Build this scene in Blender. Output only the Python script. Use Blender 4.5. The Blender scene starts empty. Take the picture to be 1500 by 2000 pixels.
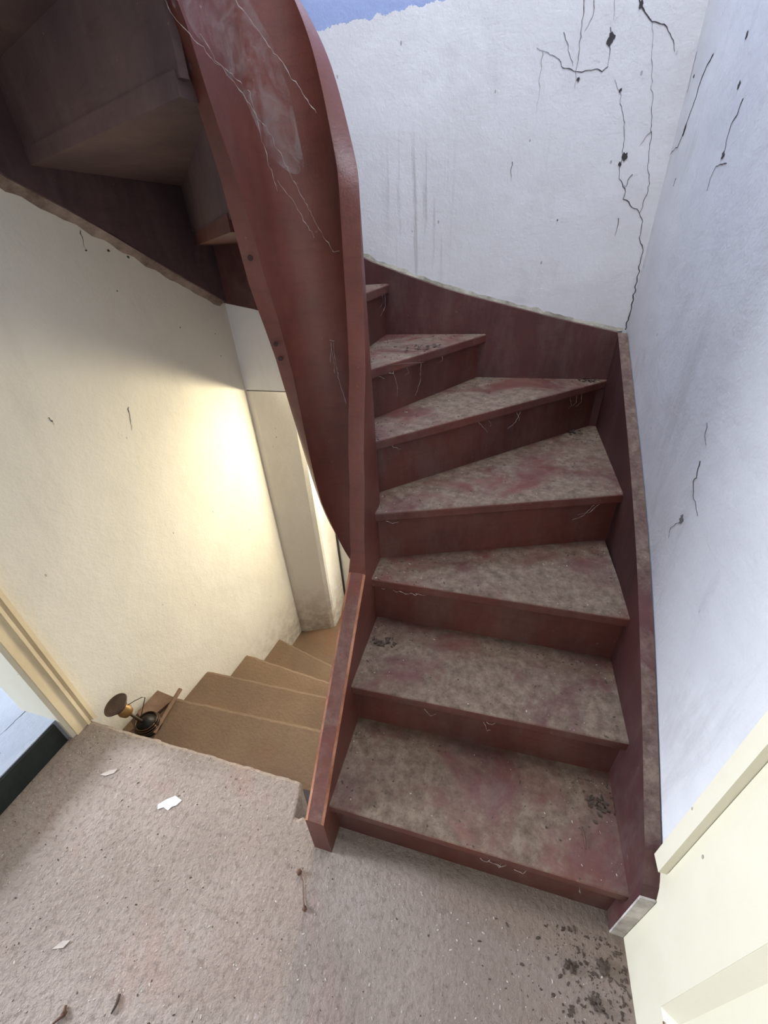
import bpy, bmesh, math, random
from mathutils import Vector, Matrix, noise
random.seed(11)
SC = bpy.context.scene
COL = SC.collection

# ------------------------------------------------------------------ camera
cam_d = bpy.data.cameras.new('camera'); cam = bpy.data.objects.new('camera', cam_d); COL.objects.link(cam)
def _cam():
    f, cx, cy = 800.0, 750.0, 1000.0
    v = Vector((825.5-cx, 2243.0-cy, f)).normalized()          # straight down, in camera space
    fw = (Vector((0,0,1)) - v*v.z).normalized(); rt = v.cross(fw)
    yaw = math.radians(17.3)
    Yc = math.cos(yaw)*fw + math.sin(yaw)*rt
    Xc = -math.sin(yaw)*fw + math.cos(yaw)*rt
    R = Matrix((Xc, Yc, -v))
    M = Matrix((R @ Vector((1,0,0)), -(R @ Vector((0,1,0))), -(R @ Vector((0,0,1))))).transposed()
    cam.matrix_world = Matrix.Translation((0,0,1.5)) @ M.to_4x4()
    cam_d.sensor_fit = 'HORIZONTAL'; cam_d.sensor_width = 36; cam_d.lens = 36*f/1500
    cam_d.clip_start = 0.02
_cam(); SC.camera = cam

# ------------------------------------------------------------------ world, light, exposure
w = bpy.data.worlds.new('world'); SC.world = w; w.use_nodes = True
w.node_tree.nodes['Background'].inputs[0].default_value = (0.62, 0.76, 1.0, 1)
w.node_tree.nodes['Background'].inputs[1].default_value = 1.0
SC.view_settings.view_transform = 'Standard'; SC.view_settings.look = 'None'
SC.view_settings.exposure = 0.0; SC.view_settings.gamma = 1.0; SC.view_settings.use_curve_mapping = False
SC.cycles.use_denoising = True
SC.cycles.max_bounces = 8; SC.cycles.diffuse_bounces = 6
def area(name, loc, target, sx, sy, power, color, spread=180):
    l = bpy.data.lights.new(name, 'AREA'); l.shape = 'RECTANGLE'; l.size = sx; l.size_y = sy
    l.energy = power; l.color = color; l.spread = math.radians(spread)
    o = bpy.data.objects.new(name, l); COL.objects.link(o); o.location = loc
    d = Vector(target) - Vector(loc)
    o.rotation_euler = d.to_track_quat('-Z', 'Y').to_euler(); return o
# daylight through the upstairs window (back wall, above the winders) and an added fill lamp under the roof of the stairwell
area('daylight_upper_window', (-0.55, 2.05, 3.45), (-0.35, 0.6, 2.2), 1.1, 1.0, 60, (0.60, 0.74, 1.0))
area('stairwell_top_fill', (0.0, 0.95, 4.25), (0.0, 0.95, 0.0), 0.9, 0.9, 66, (0.90, 0.93, 1.0))
# daylight through the window at the foot of the lower flight
area('daylight_lower_window', (-0.62, 2.42, -0.25), (-1.1, 1.3, -0.25), 0.8, 1.1, 28, (1.0, 0.94, 0.82))
area('lower_niche_fill', (-0.76, 2.25, 0.755), (-1.4, 1.4, -0.15), 0.26, 0.10, 34, (1.0, 0.87, 0.58))  # small lamp added inside the niche to make the left wall glow
# daylight from the room on the left
area('daylight_left_room', (-4.1, 0.1, 1.30), (-1.0, 0.0, 0.1), 0.8, 0.8, 300, (0.84, 0.90, 1.0))
# added fill lamp in the hall behind the viewer, no window built there
area('hall_fill', (0.0, -1.95, 1.5), (-1.1, 0.8, 1.3), 1.0, 1.2, 17, (0.92, 0.95, 1.0))

# ------------------------------------------------------------------ materials
MATS = {}
def nt(name):
    m = bpy.data.materials.new(name); m.use_nodes = True; t = m.node_tree
    b = t.nodes['Principled BSDF']; MATS[name] = m
    return m, t, b
def N(t, typ, **kw):
    n = t.nodes.new(typ)
    for k, v in kw.items(): setattr(n, k, v)
    return n
def L(t, a, b): t.links.new(a, b)
def coords(t, scale=(1,1,1)):
    tc = N(t, 'ShaderNodeTexCoord'); mp = N(t, 'ShaderNodeMapping'); mp.inputs['Scale'].default_value = scale
    L(t, tc.outputs['Object'], mp.inputs['Vector']); return mp.outputs['Vector']
def noisetex(t, vec, scale, detail=6, rough=0.6, dist=0.0):
    n = N(t, 'ShaderNodeTexNoise'); n.inputs['Scale'].default_value = scale; n.inputs['Detail'].default_value = detail
    n.inputs['Roughness'].default_value = rough; n.inputs['Distortion'].default_value = dist
    L(t, vec, n.inputs['Vector']); return n.outputs['Fac']
def ramp(t, fac, stops):
    r = N(t, 'ShaderNodeValToRGB'); e = r.color_ramp.elements
    while len(e) > 1: e.remove(e[-1])
    e[0].position = stops[0][0]; e[0].color = _c(stops[0][1])
    for p, c in stops[1:]:
        k = e.new(p); k.color = _c(c)
    L(t, fac, r.inputs['Fac']); return r.outputs['Color']
def s2l(c): return tuple((x/12.92 if x <= .04045 else ((x+.055)/1.055)**2.4) for x in c)
def _c(c):
    if isinstance(c, (int, float)): return (c, c, c, 1)
    return (*s2l([x/255 for x in c]), 1)
def mix(t, fac, a, b):
    m = N(t, 'ShaderNodeMix', data_type='RGBA')
    if isinstance(fac, (int, float)): m.inputs[0].default_value = fac
    else: L(t, fac, m.inputs[0])
    for s, v in ((6, a), (7, b)):
        if isinstance(v, tuple): m.inputs[s].default_value = _c(v)
        else: L(t, v, m.inputs[s])
    return m.outputs[2]
def math_(t, op, a, b=None, clamp=False):
    m = N(t, 'ShaderNodeMath', operation=op); m.use_clamp = clamp
    for s, v in ((0, a), (1, b)):
        if v is None: continue
        if isinstance(v, (int, float)): m.inputs[s].default_value = v
        else: L(t, v, m.inputs[s])
    return m.outputs[0]
def bump(t, b, h, strength=0.3, dist=0.01):
    n = N(t, 'ShaderNodeBump'); n.inputs['Strength'].default_value = strength; n.inputs['Distance'].default_value = dist
    L(t, h, n.inputs['Height']); L(t, n.outputs['Normal'], b.inputs['Normal'])

def painted_wood(name, paint=(100,54,45), dark=(72,41,37), dust=(122,106,90), dust_amt=1.0, bare=0.0, rough=0.55, grey=0.35):
    m, t, b = nt(name); v = coords(t)
    n1 = noisetex(t, v, 3.5, 5, .6); n2 = noisetex(t, v, 60, 4, .7)
    base = mix(t, ramp(t, n1, [(.3, 0), (.7, 1)]), dark, paint)
    base = mix(t, ramp(t, noisetex(t, coords(t, (1,1,.35)), 9, 8, .75), [(.45, 0), (.72, grey)]), base, (116,100,94))  # rubbed grey film
    base = mix(t, ramp(t, noisetex(t, coords(t, (.5,.5,3)), 18, 6, .7), [(.5, 0), (.75, .35)]), base, (58,34,32))
    specks = ramp(t, n2, [(.68, 0), (.74, 1)])
    # dust that settles on upward faces
    g = N(t, 'ShaderNodeNewGeometry'); sp = N(t, 'ShaderNodeSeparateXYZ'); L(t, g.outputs['Normal'], sp.inputs[0])
    up = ramp(t, sp.outputs['Z'], [(.45, 0), (.76, 1)])
    patch = ramp(t, noisetex(t, v, 4.2, 7, .68, .6), [(.40, .04), (.55, 1)])
    fac = math_(t, 'MULTIPLY', math_(t, 'MULTIPLY', up, patch), dust_amt, True)
    dcol = mix(t, ramp(t, noisetex(t, v, 30, 8, .78), [(.36, 0), (.6, 1)]), (dust[0]-44, dust[1]-42, dust[2]-38), dust)
    col = mix(t, fac, base, dcol)
    col = mix(t, math_(t, 'MULTIPLY', specks, .35), col, (168,150,138))
    crumbs = ramp(t, noisetex(t, v, 130, 2, .5), [(.70, 0), (.735, 1)])
    col = mix(t, math_(t, 'MULTIPLY', math_(t, 'MULTIPLY', crumbs, up), .7), col, (62,54,50))
    L(t, col, b.inputs['Base Color'])
    rr = math_(t, 'ADD', math_(t, 'MULTIPLY', fac, .35), rough, True); L(t, rr, b.inputs['Roughness'])
    b.inputs['Specular IOR Level'].default_value = .35
    h = math_(t, 'ADD', noisetex(t, v, 90, 6, .7), math_(t, 'MULTIPLY', noisetex(t, coords(t, (1,1,.2)), 14, 4, .6), .6))
    bump(t, b, h, .30, .004)
    return m
M_red = painted_wood('red_brown_paint', dust_amt=.92)
M_string = painted_wood('string_paint', paint=(114,64,54), dark=(86,48,42), dust=(122,98,88), dust_amt=.75, rough=.42, grey=.22)
M_wallstring = painted_wood('wall_string_paint', paint=(86,46,44), dark=(62,36,36), dust=(120,102,90), dust_amt=.95, rough=.6)
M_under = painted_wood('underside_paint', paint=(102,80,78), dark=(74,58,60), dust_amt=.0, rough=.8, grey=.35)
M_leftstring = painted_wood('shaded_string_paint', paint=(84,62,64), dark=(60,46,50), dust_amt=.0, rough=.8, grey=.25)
M_plug, t, b = nt('dark_screw_hole'); b.inputs['Base Color'].default_value = _c((52,30,30)); b.inputs['Roughness'].default_value = .8

def plaster(name, base, alt, stain=(150,146,140), stain_amt=.5, streaks=None, band=None, specks=.5, bump_s=.35, low=None):
    m, t, b = nt(name); v = coords(t)
    col = mix(t, ramp(t, noisetex(t, v, 1.7, 6, .6), [(.35, 0), (.65, 1)]), base, alt)
    st = ramp(t, noisetex(t, coords(t, (1,1,.28)), 5, 8, .72, .3), [(.55, 0), (.78, stain_amt)])
    col = mix(t, st, col, stain)
    sep = N(t, 'ShaderNodeSeparateXYZ'); L(t, v, sep.inputs[0])
    if streaks:       # drip marks that ran down the plaster: (x0, x1, z0, z1)
        x0, x1, z0, z1 = streaks
        def box(o, a, c, s):
            r = N(t, 'ShaderNodeMapRange', interpolation_type='SMOOTHSTEP'); r.inputs[1].default_value = a-s; r.inputs[2].default_value = a+s; L(t, o, r.inputs[0])
            q = N(t, 'ShaderNodeMapRange', interpolation_type='SMOOTHSTEP'); q.inputs[1].default_value = c+s; q.inputs[2].default_value = c-s; L(t, o, q.inputs[0])
            return math_(t, 'MULTIPLY', r.outputs[0], q.outputs[0])
        msk = math_(t, 'MULTIPLY', box(sep.outputs['X'], x0, x1, .05), box(sep.outputs['Z'], z0, z1, .12))
        dr = ramp(t, noisetex(t, coords(t, (1,1,.05)), 46, 3, .6), [(.52, 0), (.68, 1)])
        col = mix(t, math_(t, 'MULTIPLY', math_(t, 'MULTIPLY', dr, msk), .55), col, (120,116,112))
    if band:          # older blue coat of paint above a ragged edge
        z0, bc = band
        jag = math_(t, 'ADD', math_(t, 'MULTIPLY', noisetex(t, coords(t, (1,1,1)), 22, 5, .6), .06), math_(t, 'MULTIPLY', sep.outputs['X'], .03))
        h = math_(t, 'GREATER_THAN', math_(t, 'SUBTRACT', sep.outputs['Z'], jag), z0)
        col = mix(t, h, col, bc)
    if low:           # dirt rubbed in along the bottom
        r = N(t, 'ShaderNodeMapRange'); r.inputs[1].default_value = low[0]; r.inputs[2].default_value = low[1]; L(t, sep.outputs['Z'], r.inputs[0])
        f = math_(t, 'MULTIPLY', math_(t, 'SUBTRACT', 1.0, r.outputs[0], True), ramp(t, noisetex(t, v, 16, 6, .7), [(.4, 0), (.6, 1)]))
        col = mix(t, math_(t, 'MULTIPLY', f, .5), col, (128,110,92))
    vo = N(t, 'ShaderNodeTexVoronoi'); vo.inputs['Scale'].default_value = 17; L(t, coords(t, (1,1,.55)), vo.inputs['Vector'])
    sp = math_(t, 'MULTIPLY', math_(t, 'LESS_THAN', vo.outputs['Distance'], .055), ramp(t, noisetex(t, v, 7, 2, .5), [(.50, 0), (.56, 1)]))
    col = mix(t, math_(t, 'MULTIPLY', sp, specks), col, (84,76,72))
    L(t, col, b.inputs['Base Color']); b.inputs['Roughness'].default_value = .82; b.inputs['Specular IOR Level'].default_value = .25
    bump(t, b, math_(t, 'ADD', noisetex(t, v, 5, 6, .6), math_(t, 'MULTIPLY', noisetex(t, v, 120, 3, .6), .12)), bump_s, .02)
    return m
M_wall_cool = plaster('white_plaster', (214,214,216), (198,198,202), stain=(162,160,160), stain_amt=.65)
M_wall_back = plaster('white_plaster_streaked', (216,217,220), (204,204,206), stain=(176,176,176), stain_amt=.4, streaks=(-.50,-.27,1.40,1.80), band=(2.120, (150,166,205)))
M_wall_warm = plaster('cream_plaster', (216,212,203), (208,204,194), stain=(186,180,170), stain_amt=.35, low=(-.95,-.5))
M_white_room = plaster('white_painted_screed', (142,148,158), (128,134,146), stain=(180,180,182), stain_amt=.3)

def concrete(name, a, c2, flecks=True, s=1.0, pink=(150,118,108)):
    m, t, b = nt(name); v = coords(t)
    col = mix(t, ramp(t, noisetex(t, v, 2.2, 8, .65), [(.35, 0), (.65, 1)]), a, c2)
    col = mix(t, ramp(t, noisetex(t, v, 3.3, 5, .6, .5), [(.56, 0), (.72, .5)]), col, pink)
    fine = noisetex(t, v, 55*s, 6, .75)
    col = mix(t, ramp(t, fine, [(.36, .55), (.50, 0)]), col, (100,86,78))
    if flecks:
        vo = N(t, 'ShaderNodeTexVoronoi'); vo.inputs['Scale'].default_value = 62; L(t, coords(t, (1,.6,1)), vo.inputs['Vector'])
        f1 = math_(t, 'MULTIPLY', math_(t, 'LESS_THAN', vo.outputs['Distance'], .17), ramp(t, noisetex(t, v, 24, 2, .5), [(.50, 0), (.56, 1)]))
        col = mix(t, math_(t, 'MULTIPLY', f1, .28), col, (190,180,176))
        v2 = N(t, 'ShaderNodeTexVoronoi'); v2.inputs['Scale'].default_value = 48; L(t, coords(t, (.7,1,1)), v2.inputs['Vector'])
        f2 = math_(t, 'MULTIPLY', math_(t, 'LESS_THAN', v2.outputs['Distance'], .14), ramp(t, noisetex(t, v, 17, 2, .5), [(.53, 0), (.58, 1)]))
        col = mix(t, math_(t, 'MULTIPLY', f2, .25), col, (90,78,70))
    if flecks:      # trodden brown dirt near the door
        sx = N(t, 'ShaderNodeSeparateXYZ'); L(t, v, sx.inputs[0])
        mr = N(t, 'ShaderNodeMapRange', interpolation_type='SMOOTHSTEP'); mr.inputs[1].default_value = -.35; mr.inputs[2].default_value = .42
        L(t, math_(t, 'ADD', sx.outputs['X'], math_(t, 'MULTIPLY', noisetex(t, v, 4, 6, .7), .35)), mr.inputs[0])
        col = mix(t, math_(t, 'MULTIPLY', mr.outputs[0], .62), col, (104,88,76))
    L(t, col, b.inputs['Base Color']); b.inputs['Roughness'].default_value = .78; b.inputs['Specular IOR Level'].default_value = .3
    bump(t, b, math_(t, 'ADD', noisetex(t, v, 70*s, 4, .65), math_(t, 'MULTIPLY', noisetex(t, v, 24, 6, .8), .8)), .6 if flecks else .35, .010)
    return m
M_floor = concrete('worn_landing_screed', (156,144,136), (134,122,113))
M_step = concrete('dusty_brown_concrete', (120,99,82), (102,84,69), flecks=False, pink=(122,84,66))
def simple(name, c, rough=.6, metal=0.0, var=.0, bs=0.0, bscale=40, spec=.4):
    m, t, b = nt(name); v = coords(t)
    if var:
        d = tuple(max(0, x-int(255*var)) for x in c)
        L(t, mix(t, ramp(t, noisetex(t, v, 9, 7, .7), [(.35, 0), (.65, 1)]), d, c), b.inputs['Base Color'])
    else: b.inputs['Base Color'].default_value = _c(c)
    b.inputs['Roughness'].default_value = rough; b.inputs['Metallic'].default_value = metal; b.inputs['Specular IOR Level'].default_value = spec
    if bs: bump(t, b, noisetex(t, v, bscale, 5, .65), bs, .005)
    return m
M_cream = plaster('cream_gloss_paint', (220,215,194), (212,206,184), stain=(200,190,166), stain_amt=.35, specks=.7, bump_s=.12)
M_cream.node_tree.nodes['Principled BSDF'].inputs['Roughness'].default_value = .45
M_casing = plaster('yellowed_cream_paint', (216,202,172), (200,184,152), stain=(150,128,92), stain_amt=.7, specks=.9, bump_s=.25)
M_groove = simple('brown_edge', (128,92,78), .8, var=.08)
M_dark = simple('black_green_paint', (30,38,38), .45, var=.06, bs=.3)
M_crack = simple('crack_shadow', (64,60,63), .95)
M_smudge = simple('grey_plaster_scuff', (122,118,118), .95, var=.1)
M_web = simple('grey_cobweb', (158,148,144), .95)
M_paper = simple('white_paper', (236,238,240), .7)
M_chip = simple('pale_paint_flake', (186,176,168), .8, var=.12)
M_dirt = simple('dark_dirt', (82,70,62), .95, var=.08, bs=.5)
M_twig = simple('dry_twig', (104,78,66), .85, var=.1)
M_rust = simple('rusty_brown_metal', (92,76,66), .6, .35, var=.1, bs=.3, bscale=120)
M_black = simple('blackened_metal', (34,30,28), .5, .4, var=.04)
M_brass = simple('dull_brass', (150,120,76), .45, .5, var=.12)
M_wire = simple('dull_wire', (78,62,48), .45, .7)
M_board = simple('brown_scrap_board', (128,104,88), .85, var=.12, bs=.4)
M_frame = simple('white_window_paint', (238,238,230), .45, var=.04)
M_capwhite = simple('limewashed_wood', (206,200,194), .8, var=.3, bs=.6, bscale=60)
m, t, b = nt('window_glass'); tr = N(t, 'ShaderNodeBsdfTransparent'); gl = N(t, 'ShaderNodeBsdfGlossy'); gl.inputs['Roughness'].default_value = .04
fz = N(t, 'ShaderNodeFresnel'); mx = N(t, 'ShaderNodeMixShader'); L(t, fz.outputs[0], mx.inputs[0]); L(t, tr.outputs[0], mx.inputs[1]); L(t, gl.outputs[0], mx.inputs[2])
L(t, mx.outputs[0], t.nodes['Material Output'].inputs['Surface']); M_glass = m
m, t, b = nt('dusty_web_veil'); v = coords(t)
al = ramp(t, noisetex(t, coords(t, (1,1,.5)), 26, 8, .75, 1.2), [(.42, 0), (.8, .55)])
L(t, al, b.inputs['Alpha']); b.inputs['Base Color'].default_value = _c((178,176,180)); b.inputs['Roughness'].default_value = .95; M_veil = m

# ------------------------------------------------------------------ mesh helpers
def link(name, me, mat, parent=None, label=None, cat=None, group=None, kind=None):
    o = bpy.data.objects.new(name, me); COL.objects.link(o)
    if mat and not me.materials: me.materials.append(mat)
    if parent: o.parent = parent
    for k, v_ in (('label', label), ('category', cat), ('group', group), ('kind', kind)):
        if v_: o[k] = v_
    return o
def empty(name, loc=(0,0,0), label=None, cat=None, group=None, kind=None):
    o = bpy.data.objects.new(name, None); COL.objects.link(o); o.location = loc; o.empty_display_size = .05
    for k, v_ in (('label', label), ('category', cat), ('group', group), ('kind', kind)):
        if v_: o[k] = v_
    return o
def finish(bm, name, mat, bevel=0.0, seg=2, smooth=False, origin=None, **kw):
    if bevel:
        bmesh.ops.bevel(bm, geom=[e for e in bm.edges if len(e.link_faces) == 2 and e.calc_face_angle(0) > .5], offset=bevel, segments=seg, affect='EDGES', profile=.6)
    bmesh.ops.recalc_face_normals(bm, faces=bm.faces)
    me = bpy.data.meshes.new(name); bm.to_mesh(me); bm.free()
    if smooth:
        for p in me.polygons: p.use_smooth = True
    return link(name, me, mat, **kw)
def prism_bm(bm, poly, lo, hi, axis='z'):
    """extrude a polygon; axis z: poly=(x,y); axis x: poly=(y,z); axis y: poly=(x,z)"""
    def P(p, h):
        return {'z': (p[0], p[1], h), 'x': (h, p[0], p[1]), 'y': (p[0], h, p[1])}[axis]
    a = [bm.verts.new(P(p, lo)) for p in poly]; c = [bm.verts.new(P(p, hi)) for p in poly]
    n = len(poly)
    bm.faces.new(a); bm.faces.new(c[::-1])
    for i in range(n): bm.faces.new((a[i], a[(i+1)%n], c[(i+1)%n], c[i]))
    return a + c
def prism(name, poly, lo, hi, mat, axis='z', bevel=0.0, **kw):
    bm = bmesh.new(); prism_bm(bm, poly, lo, hi, axis); return finish(bm, name, mat, bevel, **kw)
def box_bm(bm, x0, x1, y0, y1, z0, z1): return prism_bm(bm, [(x0,y0),(x1,y0),(x1,y1),(x0,y1)], z0, z1)
def box(name, x0, x1, y0, y1, z0, z1, mat, bevel=0.0, **kw):
    bm = bmesh.new(); box_bm(bm, x0, x1, y0, y1, z0, z1); return finish(bm, name, mat, bevel, **kw)
def tube_bm(bm, pts, r, sides=6, cap=True):
    pts = [Vector(p) for p in pts]; rings = []
    rr = r if isinstance(r, (list, tuple)) else [r]*len(pts)
    up = Vector((0,0,1))
    for i, p in enumerate(pts):
        d = (pts[min(i+1, len(pts)-1)] - pts[max(i-1, 0)]).normalized()
        a = d.cross(up)
        if a.length < .05: a = d.cross(Vector((1,0,0)))
        a.normalize(); c = d.cross(a)
        rings.append([bm.verts.new(p + rr[i]*(math.cos(k*2*math.pi/sides)*a + math.sin(k*2*math.pi/sides)*c)) for k in range(sides)])
    for q, s in zip(rings, rings[1:]):
        for k in range(sides): bm.faces.new((q[k], q[(k+1)%sides], s[(k+1)%sides], s[k]))
    if cap: bm.faces.new(rings[0][::-1]); bm.faces.new(rings[-1])
def lathe_bm(bm, prof, M, n=28):
    rings = []
    for r, z in prof:
        rings.append([bm.verts.new(M @ Vector((max(r,1e-4)*math.cos(k*2*math.pi/n), max(r,1e-4)*math.sin(k*2*math.pi/n), z))) for k in range(n)])
    for q, s in zip(rings, rings[1:]):
        for k in range(n): bm.faces.new((q[k], q[(k+1)%n], s[(k+1)%n], s[k]))
    bm.faces.new(rings[0][::-1]); bm.faces.new(rings[-1])
def interp(tab, x):
    if x <= tab[0][0]: return tab[0][1]
    for (a, va), (c, vc) in zip(tab, tab[1:]):
        if x <= c: return va + (vc-va)*(x-a)/(c-a)
    return tab[-1][1]

# ------------------------------------------------------------------ the shell
XR = 0.44
def wallL(y): return -1.45 + max(0, y-.57)*.115/1.35       # face of the left wall beside the lower flight
YB = 1.92
# landing slab with a worn far edge
def landing():
    bm = bmesh.new()
    xs = [-1.46 + i*(1.46+XR+.02)/150 for i in range(151)]
    def edge(x):
        if x < -.525: y = .556
        elif x < -.505: y = .52
        elif x < -.405: y = .458
        else: y = .60
        return y + .0035*noise.noise(Vector((x*38, 0, 1))) + .004*noise.noise(Vector((x*12, 3, 1))) + (.010*noise.noise(Vector((x*60,5,2))) if -.58 < x < -.40 else 0)
    rows = []
    for x in xs:
        e = edge(x); col = []
        for y, z in ((-2.0, 0), (e-.03, 0), (e-.014, -.001), (e-.004, -.006), (e, -.018), (e-.004+.004*noise.noise(Vector((x*30,1,7))), -.10), (e-.006, -.22), (-2.0, -.22)):
            col.append(bm.verts.new((x, y, z)))
        rows.append(col)
    for a, c in zip(rows, rows[1:]):
        for k in range(8): bm.faces.new((a[k], c[k], c[(k+1)%8], a[(k+1)%8]))
    bm.faces.new(rows[0]); bm.faces.new(rows[-1][::-1])
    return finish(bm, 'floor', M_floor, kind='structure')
floor = landing()
wr = empty('wall_right', (XR, 0, 0), kind='structure')
def attach(o, parent):
    o.parent = parent; o.matrix_parent_inverse = Matrix.Translation(parent.location).inverted(); return o
def sbox(name, *a, parent=None, **kw):
    o = box(name, *a, **kw)
    if parent: attach(o, parent)
    return o
# right wall: around the cream door opening (y -0.42..0.46, up to z 2.06)
bm = bmesh.new()
prism_bm(bm, [(-2.0,-1.25),(2.4,-1.25),(2.4,4.3),(-2.0,4.3),(-2.0,2.06),(-.42,2.06),(-.42,2.06)][:5] if False else [(.462,-1.25),(2.4,-1.25),(2.4,4.3),(.462,4.3)], XR, XR+.16, 'x')
prism_bm(bm, [(-2.0,2.06),(.462,2.06),(.462,4.3),(-2.0,4.3)], XR, XR+.16, 'x')
prism_bm(bm, [(-2.0,-.2),(-.44,-.2),(-.44,2.06),(-2.0,2.06)], XR, XR+.16, 'x')
prism_bm(bm, [(-.44,-.2),(.462,-.2),(.462,0),(-.44,0)], XR, XR+.16, 'x')
attach(finish(bm, 'plaster', M_wall_cool), wr)
# back wall: upper part, flush right part, and lower left part with the splayed pier of the low window
wb = empty('wall_back', (0, YB, 0), kind='structure')
bm = bmesh.new()
prism_bm(bm, [(-1.36,.897),(-.18,.897),(-.18,-1.25),(XR+.0,-1.25),(XR,2.62),(-.1,2.62),(-1.0,2.62),(-1.6,2.62),(-1.6,.897)], YB, YB+.35, 'y')
prism_bm(bm, [(-1.6,2.62),(-1.15,2.62),(-1.15,4.3),(-1.6,4.3)], YB, YB+.35, 'y')
prism_bm(bm, [(.05,2.62),(XR,2.62),(XR,4.3),(.05,4.3)], YB, YB+.35, 'y')
prism_bm(bm, [(-1.15,4.02),(.05,4.02),(.05,4.3),(-1.15,4.3)], YB, YB+.35, 'y')
attach(finish(bm, 'plaster', M_wall_back), wb)
bm = bmesh.new()
prism_bm(bm, [(-1.335,1.922),(-1.30,1.925),(-1.12,2.005),(-1.096,2.022),(-1.09,2.04),(-1.09,2.27),(-1.6,2.27),(-1.6,1.922)], -1.02, .895)
attach(finish(bm, 'pier', M_wall_warm, .006), wb)
# left wall: slightly skewed beyond the landing; door opening this side of it
wl = empty('wall_left', (-1.45, 0, 0), kind='structure')
bm = bmesh.new()
prism_bm(bm, [(-1.45,.572),(wallL(2.35),2.35),(-1.62,2.35),(-1.62,.572)], -1.25, 4.3)
prism_bm(bm, [(-1.45,-.50),(-1.45,-2.0),(-1.62,-2.0),(-1.62,-.50)], -.2, 4.3)
prism_bm(bm, [(-1.45,-.50),(-1.45,.572),(-1.62,.572),(-1.62,-.50)], 2.06, 4.3)
prism_bm(bm, [(-1.45,.485),(-1.45,.572),(-1.62,.572),(-1.62,.485)], -1.25, 2.06)
attach(finish(bm, 'plaster', M_wall_warm), wl)
box('wall_front', -1.6, XR+.16, -2.16, -2.0, -.2, 4.3, M_wall_warm, kind='structure')
# upper floor over the hall and the roof, with an opening added above the stairwell fill
box('ceiling', -1.6, XR+.1, -2.0, -.12, 2.56, 2.785, M_wall_cool, kind='structure')
bm = bmesh.new()
for r in ((-1.6,-.5,-2.1,2.3),(.5,XR+.16,-2.1,2.3),(-.5,.5,-2.1,.45),(-.5,.5,1.45,2.3)): box_bm(bm, *r, 4.3, 4.42)
finish(bm, 'roof', M_wall_cool, kind='structure')
# lowest floor at the foot of the down flight
box('trim_lower_floor', -1.6, XR, 1.45, 2.9, -1.2, -1.0, M_step, kind='structure')

# upstairs window (unseen from here, lights the stairwell)
w1 = empty('window_1', (-.55, 2.1, 2.62), kind='structure')
bm = bmesh.new()
for r in ((-1.15,-1.09,2.62,4.02),(-.01,.05,2.62,4.02),(-1.09,-.01,2.62,2.69),(-1.09,-.01,3.95,4.02),(-.58,-.52,2.69,3.95)):
    box_bm(bm, r[0], r[1], 2.14, 2.20, r[2], r[3])
attach(finish(bm, 'window_frame', M_frame, .004), w1)
# low window behind the pier
w2 = empty('window_2', (-.6, 2.3, -1.0), kind='structure')
bm = bmesh.new()
for r in ((-1.085,-1.0,-1.0,.86),(-.27,-.18,-1.0,.86),(-1.0,-.27,-1.0,-.9),(-1.0,-.27,.78,.86),(-.66,-.61,-.9,.78)):
    box_bm(bm, r[0], r[1], 2.27, 2.33, r[2], r[3])
attach(finish(bm, 'window_frame', M_frame, .005), w2)
attach(box('gasket', -1.088, -1.078, 2.255, 2.272, -.995, .86, M_crack), w2)
sbox('pane', -1.0, -.66, 2.295, 2.300, -.9, .78, mat=M_glass, parent=w2)
sbox('pane', -.61, -.27, 2.295, 2.300, -.9, .78, mat=M_glass, parent=w2)

# ------------------------------------------------------------------ door on the right wall
d1 = empty('door_1', (XR, 0, 0), kind='structure')
bm = bmesh.new()
def casing_poly(y0, y1): return None
box_bm(bm, XR-.020, XR+.03, .444, .476, .362, 2.10)
box_bm(bm, XR-.020, XR+.03, -.456, -.424, .0, 2.10)
box_bm(bm, XR-.020, XR+.03, -.424, .444, 2.06, 2.10)
attach(finish(bm, 'casing', M_cream, .009, 3), d1)
leaf = bmesh.new()
for (a, c, e, g) in ((.282,.443,0,2.055),(-.423,-.262,0,2.055),(-.262,.282,0,.178),(-.262,.282,.92,1.08),(-.262,.282,1.90,2.055)):
    box_bm(leaf, XR-.004, XR+.036, a, c, e, g)
box_bm(leaf, XR-.0035, XR+.036, .443, .462, 0, .37)
leafo = attach(finish(leaf, 'leaf', M_cream, .0), d1)
for (z0, z1) in ((.178,.92),(1.08,1.90)):
    bm = bmesh.new()
    ys = (-.262,.282); bv = .021; xo, xi = XR-.0035, XR+.018
    o = [(ys[0],z0),(ys[1],z0),(ys[1],z1),(ys[0],z1)]; i_ = [(ys[0]+bv,z0+bv),(ys[1]-bv,z0+bv),(ys[1]-bv,z1-bv),(ys[0]+bv,z1-bv)]
    vo_ = [bm.verts.new((xo,y,z)) for y,z in o]; vi = [bm.verts.new((xi,y,z)) for y,z in i_]
    for k in range(4): bm.faces.new((vo_[k], vo_[(k+1)%4], vi[(k+1)%4], vi[k]))
    bm.faces.new(vi)
    vb = [bm.verts.new((XR+.03,y,z)) for y,z in o]
    bm.faces.new(vb[::-1])
    for k in range(4): bm.faces.new((vo_[(k+1)%4], vo_[k], vb[k], vb[(k+1)%4]))
    attach(finish(bm, 'panel', M_cream), d1)
bm = bmesh.new(); box_bm(bm, XR-.0052, XR-.0038, -.24, .262, .176, .182)
attach(finish(bm, 'panel_edge_strip', M_groove), d1)  # brown strip along the bottom edge of the lower panel

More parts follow.
